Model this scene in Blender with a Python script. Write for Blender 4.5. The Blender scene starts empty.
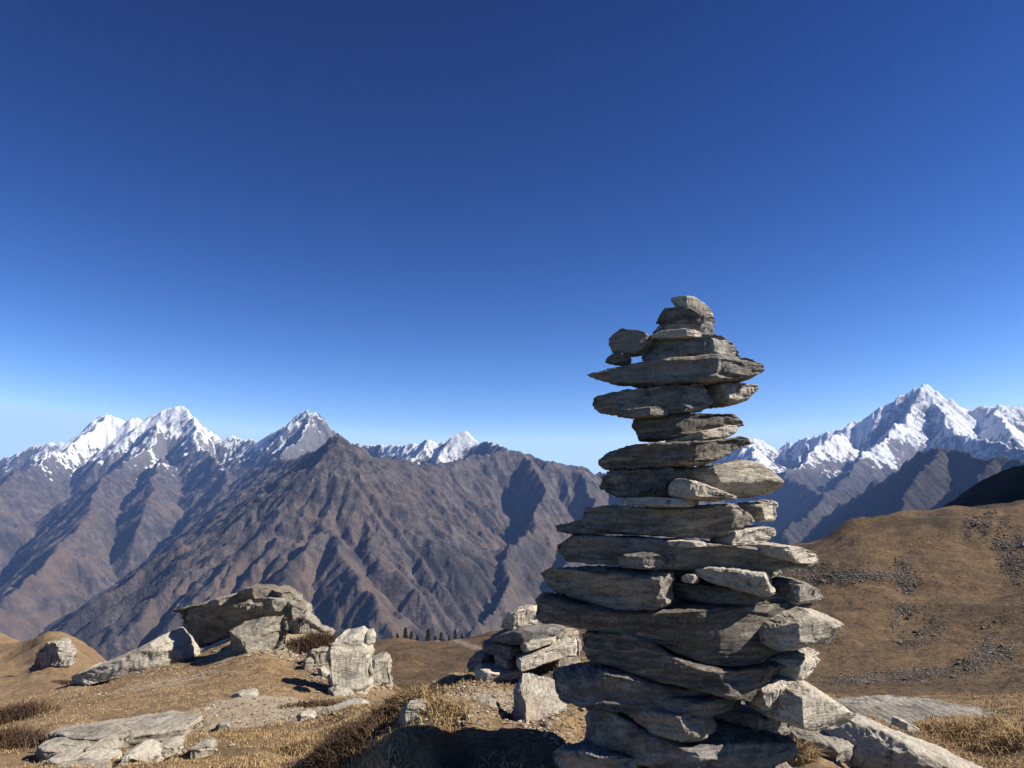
import bpy, math, random
import numpy as np
S = bpy.context.scene
COL = S.collection
H = 1.5                      # camera height
F = 770.0
TH = math.atan(116.0 / F)    # camera tilt
CT, ST = math.cos(TH), math.sin(TH)
SUN_AZ, SUN_EL = math.radians(95), math.radians(37)   # azimuth clockwise from +Y

# ---------------------------------------------------------------- camera
cam = bpy.data.cameras.new('camera')
cam.sensor_width = 36; cam.lens = 36 * F / 1024
cam.clip_start = 0.05; cam.clip_end = 80000
camo = bpy.data.objects.new('camera', cam); COL.objects.link(camo)
camo.location = (0, 0, H); camo.rotation_euler = (math.pi / 2 + TH, 0, 0)
S.camera = camo

def at(px, py, Y):
    """world point on the sight line of a picture point at forward distance Y"""
    cx = (np.asarray(px, float) - 512) / F; cy = (384 - np.asarray(py, float)) / F
    dy = CT - cy * ST; dz = ST + cy * CT
    return cx / dy * Y, Y + 0 * cx, H + dz / dy * Y

# ---------------------------------------------------------------- noise
def _hash(ix, iy, iz, seed):
    h = (ix.astype(np.uint32) * np.uint32(374761393) + iy.astype(np.uint32) * np.uint32(668265263)
         + iz.astype(np.uint32) * np.uint32(2147483647) + np.uint32((seed * 1274126177) & 0xffffffff))
    h = (h ^ (h >> np.uint32(13))) * np.uint32(1274126177)
    h = (h ^ (h >> np.uint32(16))) * np.uint32(2246822519)
    h = h ^ (h >> np.uint32(13))
    return h
G3 = np.array([[1,1,0],[-1,1,0],[1,-1,0],[-1,-1,0],[1,0,1],[-1,0,1],[1,0,-1],[-1,0,-1],
               [0,1,1],[0,-1,1],[0,1,-1],[0,-1,-1],[1,1,0],[-1,1,0],[0,-1,1],[0,-1,-1]], float)
def perlin(x, y, z=None, seed=0):
    x = np.asarray(x, float); y = np.asarray(y, float)
    two = z is None
    if two: z = np.zeros_like(x) + 0.5
    xi = np.floor(x); yi = np.floor(y); zi = np.floor(z)
    xf, yf, zf = x - xi, y - yi, z - zi
    xi = xi.astype(np.int64); yi = yi.astype(np.int64); zi = zi.astype(np.int64)
    u = xf**3 * (xf * (xf * 6 - 15) + 10); v = yf**3 * (yf * (yf * 6 - 15) + 10); w = zf**3 * (zf * (zf * 6 - 15) + 10)
    out = 0
    for dz in (0, 1):
        wz = w if dz else 1 - w
        for dy in (0, 1):
            wy = v if dy else 1 - v
            for dx in (0, 1):
                g = G3[(_hash((xi + dx) & 0xffffffff, (yi + dy) & 0xffffffff, (zi + dz) & 0xffffffff, seed) & np.uint32(15)).astype(int)]
                d = g[..., 0] * (xf - dx) + g[..., 1] * (yf - dy) + g[..., 2] * (zf - dz)
                out = out + d * (u if dx else 1 - u) * wy * wz
    return out
def fbm(x, y, z=None, o=4, seed=0, gain=.5, lac=2.03, ridge=False):
    s = 0; a = 1.0; t = 0; f = 1.0
    for k in range(o):
        n = perlin(x * f, y * f, None if z is None else z * f, seed + 17 * k)
        if ridge: n = 1 - 2 * np.abs(n) * 1.4
        s = s + a * n; t += a; a *= gain; f *= lac
    return s / t

# ---------------------------------------------------------------- mesh helpers
def mesh_from(name, co, faces, mat=None, smooth=True, attrs=None):
    """co (n,3), faces (m,k) int array"""
    me = bpy.data.meshes.new(name)
    co = np.ascontiguousarray(co, np.float32); faces = np.ascontiguousarray(faces, np.int32)
    m, k = faces.shape
    me.vertices.add(len(co)); me.vertices.foreach_set('co', co.ravel())
    me.loops.add(m * k); me.loops.foreach_set('vertex_index', faces.ravel())
    me.polygons.add(m)
    me.polygons.foreach_set('loop_start', np.arange(0, m * k, k, dtype=np.int32))
    me.polygons.foreach_set('loop_total', np.full(m, k, np.int32))
    me.polygons.foreach_set('use_smooth', np.full(m, smooth))
    me.update(calc_edges=True)
    for an, arr in (attrs or {}).items():
        a = me.attributes.new(an, 'FLOAT', 'POINT'); a.data.foreach_set('value', np.ascontiguousarray(arr, np.float32).ravel())
    if mat: me.materials.append(mat)
    return me
def link(name, me, parent=None, loc=None, label=None, cat=None, group=None, kind=None):
    o = bpy.data.objects.new(name, me); COL.objects.link(o)
    if parent: o.parent = parent
    if loc is not None: o.location = loc
    for k, v in (('label', label), ('category', cat), ('group', group), ('kind', kind)):
        if v: o[k] = v
    return o
def grid_faces(nu, nv, wrap=False):
    i = np.arange(nu - 1)[:, None]; j = np.arange(nv if wrap else nv - 1)[None, :]
    j2 = (j + 1) % nv
    return np.stack(np.broadcast_arrays(i * nv + j, (i + 1) * nv + j, (i + 1) * nv + j2, i * nv + j2), -1).reshape(-1, 4)

# ---------------------------------------------------------------- material helpers
ALB = .85
class NT:
    def __init__(s, name):
        s.m = bpy.data.materials.new(name); s.m.use_nodes = True
        s.t = s.m.node_tree; s.n = s.t.nodes; s.b = s.n['Principled BSDF']
        s.b.inputs['Specular IOR Level'].default_value = 0.25
    def new(s, ty, **k):
        n = s.n.new(ty)
        for a, v in k.items():
            if a.startswith('_'): n.inputs[a[1:].replace('_', ' ')].default_value = v
            else: setattr(n, a, v)
        return n
    def l(s, a, b): s.t.links.new(a, b)
    def coord(s, scale=(1, 1, 1), rnd=False, kind='Object'):
        c = s.new('ShaderNodeTexCoord'); m = s.new('ShaderNodeMapping'); m.inputs['Scale'].default_value = scale
        out = c.outputs[kind]
        if rnd:
            oi = s.new('ShaderNodeObjectInfo'); a = s.new('ShaderNodeVectorMath', operation='MULTIPLY_ADD')
            cx = s.new('ShaderNodeCombineXYZ'); s.l(oi.outputs['Random'], cx.inputs[0]); s.l(oi.outputs['Random'], cx.inputs[1]); s.l(oi.outputs['Random'], cx.inputs[2])
            s.l(cx.outputs[0], a.inputs[0]); a.inputs[1].default_value = (37, 91, 53); s.l(out, a.inputs[2]); out = a.outputs[0]
        s.l(out, m.inputs[0]); return m.outputs[0]
    def noise(s, vec, scale, detail=6, rough=.6, dist=0.0):
        n = s.new('ShaderNodeTexNoise'); n.inputs['Scale'].default_value = scale; n.inputs['Detail'].default_value = detail
        n.inputs['Roughness'].default_value = rough; n.inputs['Distortion'].default_value = dist
        s.l(vec, n.inputs['Vector']); return n.outputs['Fac']
    def vor(s, vec, scale, feature='F1', out='Distance', rnd=1.0):
        n = s.new('ShaderNodeTexVoronoi', feature=feature); n.inputs['Scale'].default_value = scale
        n.inputs['Randomness'].default_value = rnd
        s.l(vec, n.inputs['Vector']); return n.outputs[out]
    def ramp(s, fac, stops, interp='LINEAR'):
        r = s.new('ShaderNodeValToRGB'); e = r.color_ramp.elements; r.color_ramp.interpolation = interp
        while len(e) < len(stops): e.new(0.5)
        for k, (p, c) in enumerate(stops):
            e[k].position = p; e[k].color = (c, c, c, 1) if isinstance(c, (int, float)) else (*c, 1)
        s.l(fac, r.inputs[0]); return r.outputs[0]
    def mix(s, fac, a, b, mode='MIX'):
        m = s.new('ShaderNodeMix', data_type='RGBA', blend_type=mode)
        for sock, v in ((m.inputs[0], fac), (m.inputs[6], a), (m.inputs[7], b)):
            if isinstance(v, (int, float)): sock.default_value = v
            elif isinstance(v, tuple): sock.default_value = (*v, 1)
            else: s.l(v, sock)
        return m.outputs[2]
    def math(s, op, a, b=0.0, clamp=False):
        m = s.new('ShaderNodeMath', operation=op, use_clamp=clamp)
        for sock, v in ((m.inputs[0], a), (m.inputs[1], b)):
            if isinstance(v, (int, float)): sock.default_value = v
            else: s.l(v, sock)
        return m.outputs[0]
    def attr(s, name):
        a = s.new('ShaderNodeAttribute', attribute_name=name); return a.outputs['Fac']
    def bump(s, h, strength, dist, prev=None):
        b = s.new('ShaderNodeBump'); b.inputs['Strength'].default_value = strength; b.inputs['Distance'].default_value = dist
        s.l(h, b.inputs['Height'])
        if prev is not None: s.l(prev, b.inputs['Normal'])
        return b.outputs[0]
    def done(s, col, rough=.9, normal=None):
        if not isinstance(col, tuple):
            g = s.new('ShaderNodeMix', data_type='RGBA', blend_type='MULTIPLY'); g.inputs[0].default_value = 1
            s.l(col, g.inputs[6]); g.inputs[7].default_value = (ALB, ALB, ALB, 1); col = g.outputs[2]
        if isinstance(col, tuple): s.b.inputs['Base Color'].default_value = (*col, 1)
        else: s.l(col, s.b.inputs['Base Color'])
        if isinstance(rough, float): s.b.inputs['Roughness'].default_value = rough
        else: s.l(rough, s.b.inputs['Roughness'])
        if normal is not None: s.l(normal, s.b.inputs['Normal'])
        return s.m

def rock_material(name, k=1.0, pale=(.50, .45, .36), mid=(.33, .29, .235), dark=(.17, .155, .14), layer=5.0, crack=0.0, rust=.5):
    """k: pattern scale in 1/m relative to the small cairn stones; layer: how much the grain is stretched along the bedding"""
    t = NT(name)
    v = t.coord((1, 1, 1), rnd=True); vl = t.coord((1, 1, layer), rnd=True)
    grain = t.noise(vl, 14 * k, 8, .68, .4)
    blot = t.noise(v, 9 * k, 5, .6, .6)
    fine = t.noise(v, 120 * k, 6, .75)
    oi = t.new('ShaderNodeObjectInfo')
    tone = t.math('MULTIPLY_ADD', oi.outputs['Random'], .22); t.n[-1].inputs[2].default_value = -.11
    g2 = t.math('ADD', grain, tone)
    base = t.ramp(g2, [(.30, dark), (.44, mid), (.60, pale)])
    base = t.mix(t.math('MULTIPLY', t.ramp(blot, [(.35, 1.0), (.55, 0.0)]), .55), base, mid)
    base = t.mix(t.ramp(fine, [(.28, .75), (.5, 0.0)]), base, (.10, .09, .085))
    base = t.mix(t.math('MULTIPLY', t.ramp(fine, [(.55, 0.0), (.72, 1.0)]), .5), base, (.62, .58, .50))
    lich = t.ramp(t.noise(v, 26 * k, 5, .7, .3), [(.58, 0.0), (.66, 1.0)])
    base = t.mix(t.math('MULTIPLY', lich, .75), base, (.075, .07, .065))
    ru = t.ramp(t.noise(v, 5 * k, 4, .6, .5), [(.56, 0.0), (.70, 1.0)])
    base = t.mix(t.math('MULTIPLY', ru, rust), base, (.33, .19, .09))
    h1 = t.noise(vl, 22 * k, 9, .7, .5)
    n = t.bump(h1, .9, .016 / k)
    if crack:
        vc = t.coord((1, 1, 1.6), rnd=True)
        vd = t.new('ShaderNodeVectorMath', operation='ADD'); nz = t.new('ShaderNodeTexNoise'); nz.inputs['Scale'].default_value = 2.5 * k
        t.l(vc, nz.inputs['Vector']); sc = t.new('ShaderNodeVectorMath', operation='SCALE'); sc.inputs['Scale'].default_value = .10 / k
        t.l(nz.outputs['Color'], sc.inputs[0]); t.l(vc, vd.inputs[0]); t.l(sc.outputs[0], vd.inputs[1])
        cr = t.ramp(t.vor(vd.outputs[0], crack * k, 'DISTANCE_TO_EDGE'), [(0.0, 0.0), (.03, 1.0)])
        cr = t.math('MAXIMUM', cr, t.ramp(t.noise(v, 3 * k, 3, .5), [(.42, 0.0), (.55, 1.0)]))
        n = t.bump(cr, .7, .02 / k, n)
        base = t.mix(cr, (.09, .08, .07), base)
    n = t.bump(fine, .6, .0035 / k, n)
    return t.done(base, .88, n)
# ---------------------------------------------------------------- stones
def clip_planes(P, C, rng, n, lo, hi, size):
    for _ in range(n):
        d = rng.normal(size=3) * np.array([1.0, 1.0, .55]); d /= np.linalg.norm(d)
        s = (P - C) @ d; m = s.max()
        cut = rng.uniform(lo, hi) * size
        # keep the long ends close to where they are
        if abs(d[0]) > .8: cut *= .35
        over = np.maximum(s - (m - cut), 0)
        P = P - over[:, None] * d[None, :] * .97
    return P

def make_rock(top, bot, Y, d, c=.4, e=(.22, .42), n=7.0, seed=0, rough=1.0, cuts=10, nu=130, nv=84, lay=1.0, tilt=0.0, facet=1.0, back=None, lean=0.0, zt=0.0):
    """Angular slab. top/bot: outline of the upper and the lower edge, d: depth in metres, c: where along its length the
    front has its corner, e: how deep the two ends are relative to d, tilt: the top slopes to the back by this many metres"""
    rng = np.random.default_rng(seed)
    top = np.array(top, float); bot = np.array(bot, float)
    x0 = min(top[0, 0], bot[0, 0]); x1 = max(top[-1, 0], bot[-1, 0])
    u = np.linspace(0, 1, nu); u = .5 - .5 * np.cos(u * np.pi) * 1.0; u = .55 * u + .45 * np.linspace(0, 1, nu)
    px = x0 + (x1 - x0) * u
    X, _, ZT = at(px, np.interp(px, top[:, 0], top[:, 1]), Y + zt * d)
    X, _, ZB = at(px, np.interp(px, bot[:, 0], bot[:, 1]), Y)
    f = np.interp(u, [0, c, 1], [e[0], 1, e[1]])
    cb = rng.uniform(.3, .7); g = np.interp(u, [0, cb, 1], [e[0] * .9, 1, e[1] * .9])
    if back: g = g * back
    zc = (ZT + ZB) / 2; hh = np.maximum((ZT - ZB) / 2 * (.94 if zt == 0 else .98), .002)
    # round the last bit of both ends
    en = np.minimum(u, 1 - u); r = np.clip(en / .035, 0, 1); r = .35 + .65 * np.sqrt(1 - (1 - r)**2)
    th = np.linspace(0, 2 * np.pi, nv, endpoint=False)
    cy = np.sign(np.cos(th)) * np.abs(np.cos(th))**(2 / n); cz = np.sign(np.sin(th)) * np.abs(np.sin(th))**(2 / n)
    yy = np.where(cy[None, :] < 0, f[:, None], g[:, None]) * cy[None, :] * (d / 2) * r[:, None]
    zz = zc[:, None] + cz[None, :] * hh[:, None] * r[:, None] + tilt * yy / d - 0
    yy = yy + lean * (zz - zc[:, None])
    P = np.stack([np.broadcast_to(X[:, None], yy.shape), Y + yy, zz], -1).reshape(-1, 3)
    C = P.mean(0)
    if x1 - x0 < 75: facet *= .5
    size = min(d, (X[-1] - X[0])) ; th_m = 2 * hh.mean()
    P = clip_planes(P, C, rng, cuts + 4, .04, .27, min(size, th_m * 2.2) * facet)
    # normals on the grid
    G = P.reshape(nu, nv, 3)
    du = np.gradient(G, axis=0); dv = (np.roll(G, -1, 1) - np.roll(G, 1, 1))
    N = np.cross(du, dv); N /= np.linalg.norm(N, axis=-1, keepdims=True) + 1e-12
    if ((G - C) * N).sum() < 0: N = -N
    N = N.reshape(-1, 3)
    sc = max(th_m, .25 * (X[-1] - X[0])) ; q = P + rng.uniform(-50, 50, 3)
    a = th_m * rough
    D = .09 * a * fbm(q[:, 0] / sc * 1.3, q[:, 1] / sc * 1.3, q[:, 2] / sc * 2.2, 3, seed)
    D += .045 * a * fbm(q[:, 0] / sc * 5, q[:, 1] / sc * 5, q[:, 2] / sc * 9, 4, seed + 5, ridge=True)
    side = np.clip(1 - np.abs(N[:, 2]), 0, 1)
    # bedding ledges
    w = q[:, 2] + .25 * th_m * perlin(q[:, 0] / sc, q[:, 1] / sc, q[:, 2] * 0, seed + 9)
    led = perlin(w / th_m * 3.6, q[:, 0] / sc * .7, q[:, 1] / sc * .7, seed + 3)
    led2 = perlin(w / th_m * 9, q[:, 0] / sc * 1.7, q[:, 1] / sc * 1.7, seed + 4)
    st = np.tanh(led * 9) * .6 + np.tanh(led2 * 9) * .28
    D += (st - .75) * side * .12 * a * lay
    # broken terraces on the flat faces
    ter = fbm(q[:, 0] / sc * 2, q[:, 1] / sc * 2, None, 4, seed + 7)
    D += (1 - side) * np.tanh(np.round(ter * 5) / 5 * 3) * .05 * a
    lim = .0016 * max(1, Y / 2.4)
    D += lim * fbm(q[:, 0] / lim / 9, q[:, 1] / lim / 9, q[:, 2] / lim / 6, 3, seed + 8)
    P = P + N * D[:, None]
    # caps
    Fc = grid_faces(nu, nv, True)[:, ::-1]
    c0 = len(P); P = np.vstack([P, G[0].mean(0) , G[-1].mean(0)])
    j = np.arange(nv); j2 = (j + 1) % nv
    t0 = np.stack([np.full(nv, c0), j, j2, j2], -1); t1 = np.stack([np.full(nv, c0 + 1), (nu - 1) * nv + j2, (nu - 1) * nv + j, (nu - 1) * nv + j], -1)
    return P, Fc, np.vstack([t0[:, :3], t1[:, :3]]), C

def rock(name, label, cat, top, bot, Y, d, mat, group=None, parts=None, **k):
    P, Fq, Ft, C = make_rock(top, bot, Y, d, **k)
    O = np.array([C[0], C[1], P[:, 2].min()])
    tri = np.vstack([Fq[:, [0, 1, 2]], Fq[:, [0, 2, 3]], Ft])
    me = mesh_from(name, P - O, tri, mat)
    if parts: return me, O
    return link(name, me, None, O, label, cat, group)
# ---------------------------------------------------------------- the great ranges across the valley
XA, XB, YA, YB = -16800.0, 16800.0, 2000.0, 24400.0
FLOOR = -1450.0
def ridge_pts(l):
    a = np.array(l, float); x, y, z = at(a[:, 0], a[:, 1], a[:, 2] * 1000); return np.stack([x, y, z], -1)
RIDGES = [  # (points: picture x, picture y, km away), side slope
 ([(-420,470,21),(-250,450,21),(-120,462,21),(-40,452,20.5),(0,457,20),(25,446,20),(50,440,20),(78,433,20),(92,420,20.3),(103,412,20.5),(113,412,20.6),(138,414,20.6)],1.05),
 ([(92,422,20.5),(120,440,19.5),(138,432,19)],1.0),
 ([(128,428,19),(143,415,18.6),(155,404,18.5),(168,402,18.5),(182,403,18.5),(192,416,18.5),(204,427,18.2),(214,439,18),(228,434,18),(240,436,18),(262,433,17.5),(283,420,17.2),(298,410,17),(310,405,17),(320,411,17),(328,425,16.8),(334,429,16.6),(337,424,16.5),(343,434,16),(362,441,15.5),(388,441,15),(408,438,14.6),(430,434,14.2),(440,437,14.2),(455,430,14),(468,430,14),(485,433,13.8),(500,442,13),(525,450,12)],1.05),
 ([(160,404,18.5),(150,440,17),(120,462,15)],.95),([(186,405,18.5),(196,440,17),(225,470,14.5)],.95),
 ([(310,406,17),(300,440,15.5),(262,462,13.5)],.95),([(110,412,20.5),(60,448,18),(20,470,15)],.9),
 # brown massif in the middle
 ([(262,462,13.5),(300,455,11),(322,446,9),(338,436,8),(352,441,8.2),(375,452,8.6),(400,458,9),(430,462,9.6),(470,456,10.8),(525,449,11.2),(545,455,11),(575,465,11),(600,468,11.5),(640,475,12),(700,490,12)],.72),
 ([(338,436,8),(326,463,7.7),(314,490,7.35),(334,514,6.9),(348,551,6.3),(358,575,5.95),(382,612,5.5),(420,670,5.0)],.8),
 ([(314,490,7.35),(285,520,7.0),(250,553,6.6),(225,590,6.1),(190,630,5.6),(150,670,5.2)],.78),
 ([(334,514,6.9),(300,560,6.2),(280,600,5.7),(260,650,5.3)],.78),
 ([(375,452,8.6),(400,490,8.0),(425,520,7.5),(440,545,7.0)],.82),([(430,462,9.6),(440,495,8.7),(455,520,8.2)],.75),
 ([(527,449,11),(540,484,9.6),(530,520,8.6),(507,548,7.7),(499,575,7.0),(483,602,6.3),(462,640,5.6)],1.0),
 ([(575,465,11),(592,495,9.8),(575,540,8.4),(556,585,7.2),(540,630,6.2)],.85),([(600,468,11.5),(640,500,10),(650,560,8),(640,620,6.5)],.85),
 ([(225,466,14.5),(222,490,12.5),(205,525,10.5),(165,560,9.2),(110,600,8),(60,640,7),(0,690,6)],.82),
 ([(222,490,12.5),(255,520,10.5),(262,545,9.6)],.75),
 ([(120,462,15),(95,488,13),(85,520,11),(40,560,9.5),(0,600,8.3),(-60,640,7.3)],.82),
 ([(20,468,15),(-10,490,13),(-60,530,11),(-130,580,9)],.82),([(-120,462,21),(-200,480,16),(-300,520,12),(-360,570,9)],.75),
 ([(160,455,16),(150,490,13),(140,520,11.5)],.8),
 # right range
 ([(640,480,22),(700,462,22),(735,444,22),(750,434,22),(762,429,22),(774,438,22),(786,432,22),(800,434,21.5),(822,428,21),(835,424,21),(850,420,20.5),(868,411,20),(884,405,20),(896,394,20),(912,388,20),(927,379,20),(938,388,20),(950,402,20),(962,406,20),(980,404,19.5),(1000,401,19),(1030,403,19),(1080,395,19),(1180,420,19),(1300,430,19)],1.05),
 ([(927,380,20),(900,415,18.5),(872,440,17),(850,470,15)],.95),([(927,380,20),(945,420,18),(990,440,16),(1040,450,14)],.9),
 ([(850,420,20.5),(815,445,18),(790,470,16)],.95),([(1000,402,19),(1010,435,16.5)],.95),
 ([(750,436,22),(760,462,18),(800,482,15),(845,505,12),(860,530,10)],.8),
 ([(700,462,22),(705,490,16),(745,520,12),(765,560,9.5)],.8),
 ([(850,470,15),(820,500,12),(790,530,10),(775,570,8.5)],.75),
 ([(1120,470,6.2),(1050,468,6.6),(1000,453,7.2),(965,447,7.8),(948,441,8),(925,450,8.6),(903,463,9.2),(870,482,10),(835,505,11),(800,530,12),(770,560,12.5)],1.0),
 ([(948,441,8),(925,480,7.2),(900,520,6.6)],.9),([(1000,453,7.2),(990,490,6.5)],.9),
]
def build_height():
    st = 50.0
    xs = np.arange(XA, XB + 1, st); ys = np.arange(YA, YB + 1, st)
    Xg, Yg = np.meshgrid(xs, ys, indexing='ij')
    wx = Xg + 260 * fbm(Xg / 1500, Yg / 1500, None, 4, 3); wy = Yg + 260 * fbm(Xg / 1500, Yg / 1500, None, 4, 7)
    h = np.full(Xg.shape, FLOOR)
    for pts, sl in RIDGES:
        p = ridge_pts(pts)
        for a, b in zip(p[:-1], p[1:]):
            dx, dy = b[0] - a[0], b[1] - a[1]
            t = np.clip(((wx - a[0]) * dx + (wy - a[1]) * dy) / (dx * dx + dy * dy), 0, 1)
            dist = np.hypot(wx - a[0] - t * dx, wy - a[1] - t * dy)
            z = a[2] + t * (b[2] - a[2])
            v = z - sl * dist * (1 + .12 * np.exp(-dist / 400))
            h = np.maximum(h, v)
    rgd = fbm(Xg / 1300 + .3 * perlin(Xg / 700, Yg / 700), Yg / 1300, None, 6, 13, gain=.55, ridge=True)
    hi = np.clip((h - 500) / 900, 0, 1)
    h = h + (60 * fbm(Xg / 900, Yg / 900, None, 5, 11) + (70 + 150 * hi) * (rgd - .45)) * np.clip((h - FLOOR) / 400, .15, 1)
    def erode(h, st, its, K, talus, m=.5):
        nx, ny = h.shape; N = nx * ny
        idx = np.arange(N).reshape(nx, ny)
        offs = [(-1,-1),(-1,0),(-1,1),(0,-1),(0,1),(1,-1),(1,0),(1,1)]
        rr = np.random.default_rng(5)
        for it in range(its):
            hp = np.pad(h, 1, mode='edge'); ip = np.pad(idx, 1, mode='edge')
            best = np.zeros_like(h); rec = idx.copy()
            for ox, oy in offs:
                s = (h - hp[1+ox:1+ox+nx, 1+oy:1+oy+ny]) / (st * math.hypot(ox, oy))
                k = s > best; best = np.where(k, s, best); rec = np.where(k, ip[1+ox:1+ox+nx, 1+oy:1+oy+ny], rec)
            R = rec.ravel().copy(); self_ = R == np.arange(N)
            R2 = np.where(self_, N, R); R2 = np.append(R2, N)
            A = np.ones(N + 1); A[N] = 0
            for _ in range(10):
                add = np.bincount(R2, weights=A, minlength=N + 1); add[N] = 0
                A = A + add; R2 = R2[R2]
            A = A[:N].reshape(nx, ny)
            hr = h.ravel()[R].reshape(nx, ny)
            dh = K * st * (A * (st / 60.0)**2)**m * best
            h = h - np.minimum(dh, .6 * (h - hr))
            # pits fill a little
            hp = np.pad(h, 1, mode='edge')
            nb = np.stack([hp[1+ox:1+ox+nx, 1+oy:1+oy+ny] for ox, oy in offs]); mn = nb.min(0)
            h = np.where(h < mn, mn + .01, h)
            # talus: nothing steeper than the limit
            ex = np.maximum(h - mn - talus * st, 0); h = h - .35 * ex
            h = .996 * h + .004 * nb.mean(0)
        return h, A
    def up(h):
        n0, n1 = h.shape
        def up1(a):
            o = np.empty((2 * a.shape[0] - 1, a.shape[1])); o[::2] = a
            p = np.pad(a, ((1, 1), (0, 0)), mode='edge')
            o[1::2] = (9 * (p[1:-2] + p[2:-1]) - p[:-3] - p[3:]) / 16
            return o
        return up1(up1(h).T).T
    h, A = erode(h, 50.0, 30, .016, 1.6)
    h = up(h); xs = np.linspace(XA, XB, h.shape[0]); ys = np.linspace(YA, YB, h.shape[1])
    Xg, Yg = np.meshgrid(xs, ys, indexing='ij')
    wq = 60 * perlin(Xg / 240, Yg / 240, None, 25)
    h = h + (26 * fbm(Xg / 260, Yg / 260, None, 4, 21) + 85 * (fbm((Xg + wq) / 360, (Yg - wq) / 360, None, 4, 23, gain=.55, ridge=True) - .45) * (1 + .9 * np.clip((h - 700) / 700, 0, 1))) * np.clip((h - FLOOR) / 500, .1, 1)
    h, A = erode(h, 25.0, 16, .018, 1.7)
    return h, np.log(A), xs, ys
def bil(a, xs, ys, x, y):
    fx = np.clip((x - xs[0]) / (xs[1] - xs[0]), 0, len(xs) - 1.001); fy = np.clip((y - ys[0]) / (ys[1] - ys[0]), 0, len(ys) - 1.001)
    i = fx.astype(int); j = fy.astype(int); u = fx - i; v = fy - j
    return (a[i, j] * (1-u) * (1-v) + a[i+1, j] * u * (1-v) + a[i, j+1] * (1-u) * v + a[i+1, j+1] * u * v)

def mountain_material():
    t = NT('mountain rock and snow')
    v = t.coord((1, 1, 1))
    big = t.noise(v, .0011, 7, .62); med = t.noise(v, .006, 7, .65, .4); fin = t.noise(v, .03, 6, .7, .3)
    rock = t.ramp(med, [(.34, (.035, .031, .031)), (.5, (.088, .075, .070)), (.64, (.18, .155, .142))])
    rock = t.mix(t.ramp(fin, [(.3, .7), (.55, 0.0)]), rock, (.045, .038, .036))
    rock = t.mix(t.math('MULTIPLY', t.ramp(fin, [(.55, 0.0), (.75, 1.0)]), .6), rock, (.20, .17, .145))
    grass = t.mix(med, (.13, .094, .07), (.20, .148, .11))
    g = t.math('MULTIPLY', t.attr('gentle'), t.ramp(big, [(.42, 0.0), (.58, 1.0)]))
    rock = t.mix(g, rock, grass)
    rock = t.mix(t.math('MULTIPLY', t.attr('wood_shade'), .85), rock, (.03, .03, .025))  # woodland plus the shade painted on the right range
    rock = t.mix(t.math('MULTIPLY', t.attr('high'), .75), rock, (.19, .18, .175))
    rock = t.mix(t.math('MULTIPLY', t.attr('gully'), t.ramp(fin, [(.35, 0.0), (.6, .75)])), rock, (.20, .172, .155))
    sn = t.math('ADD', t.attr('snow'), t.math('MULTIPLY_ADD', med, 2.6)); t.n[-2].inputs[2].default_value = -1.34
    sn = t.math('ADD', sn, t.math('MULTIPLY', t.math('SUBTRACT', fin, .5), 2.2))
    sf = t.ramp(sn, [(.47, 0.0), (.53, 1.0)])
    col = t.mix(sf, rock, (.86, .88, .90))
    n = t.bump(med, .9, 90.0); n = t.bump(fin, 1.0, 30.0, n)
    return t.done(col, .95, n)
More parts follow.
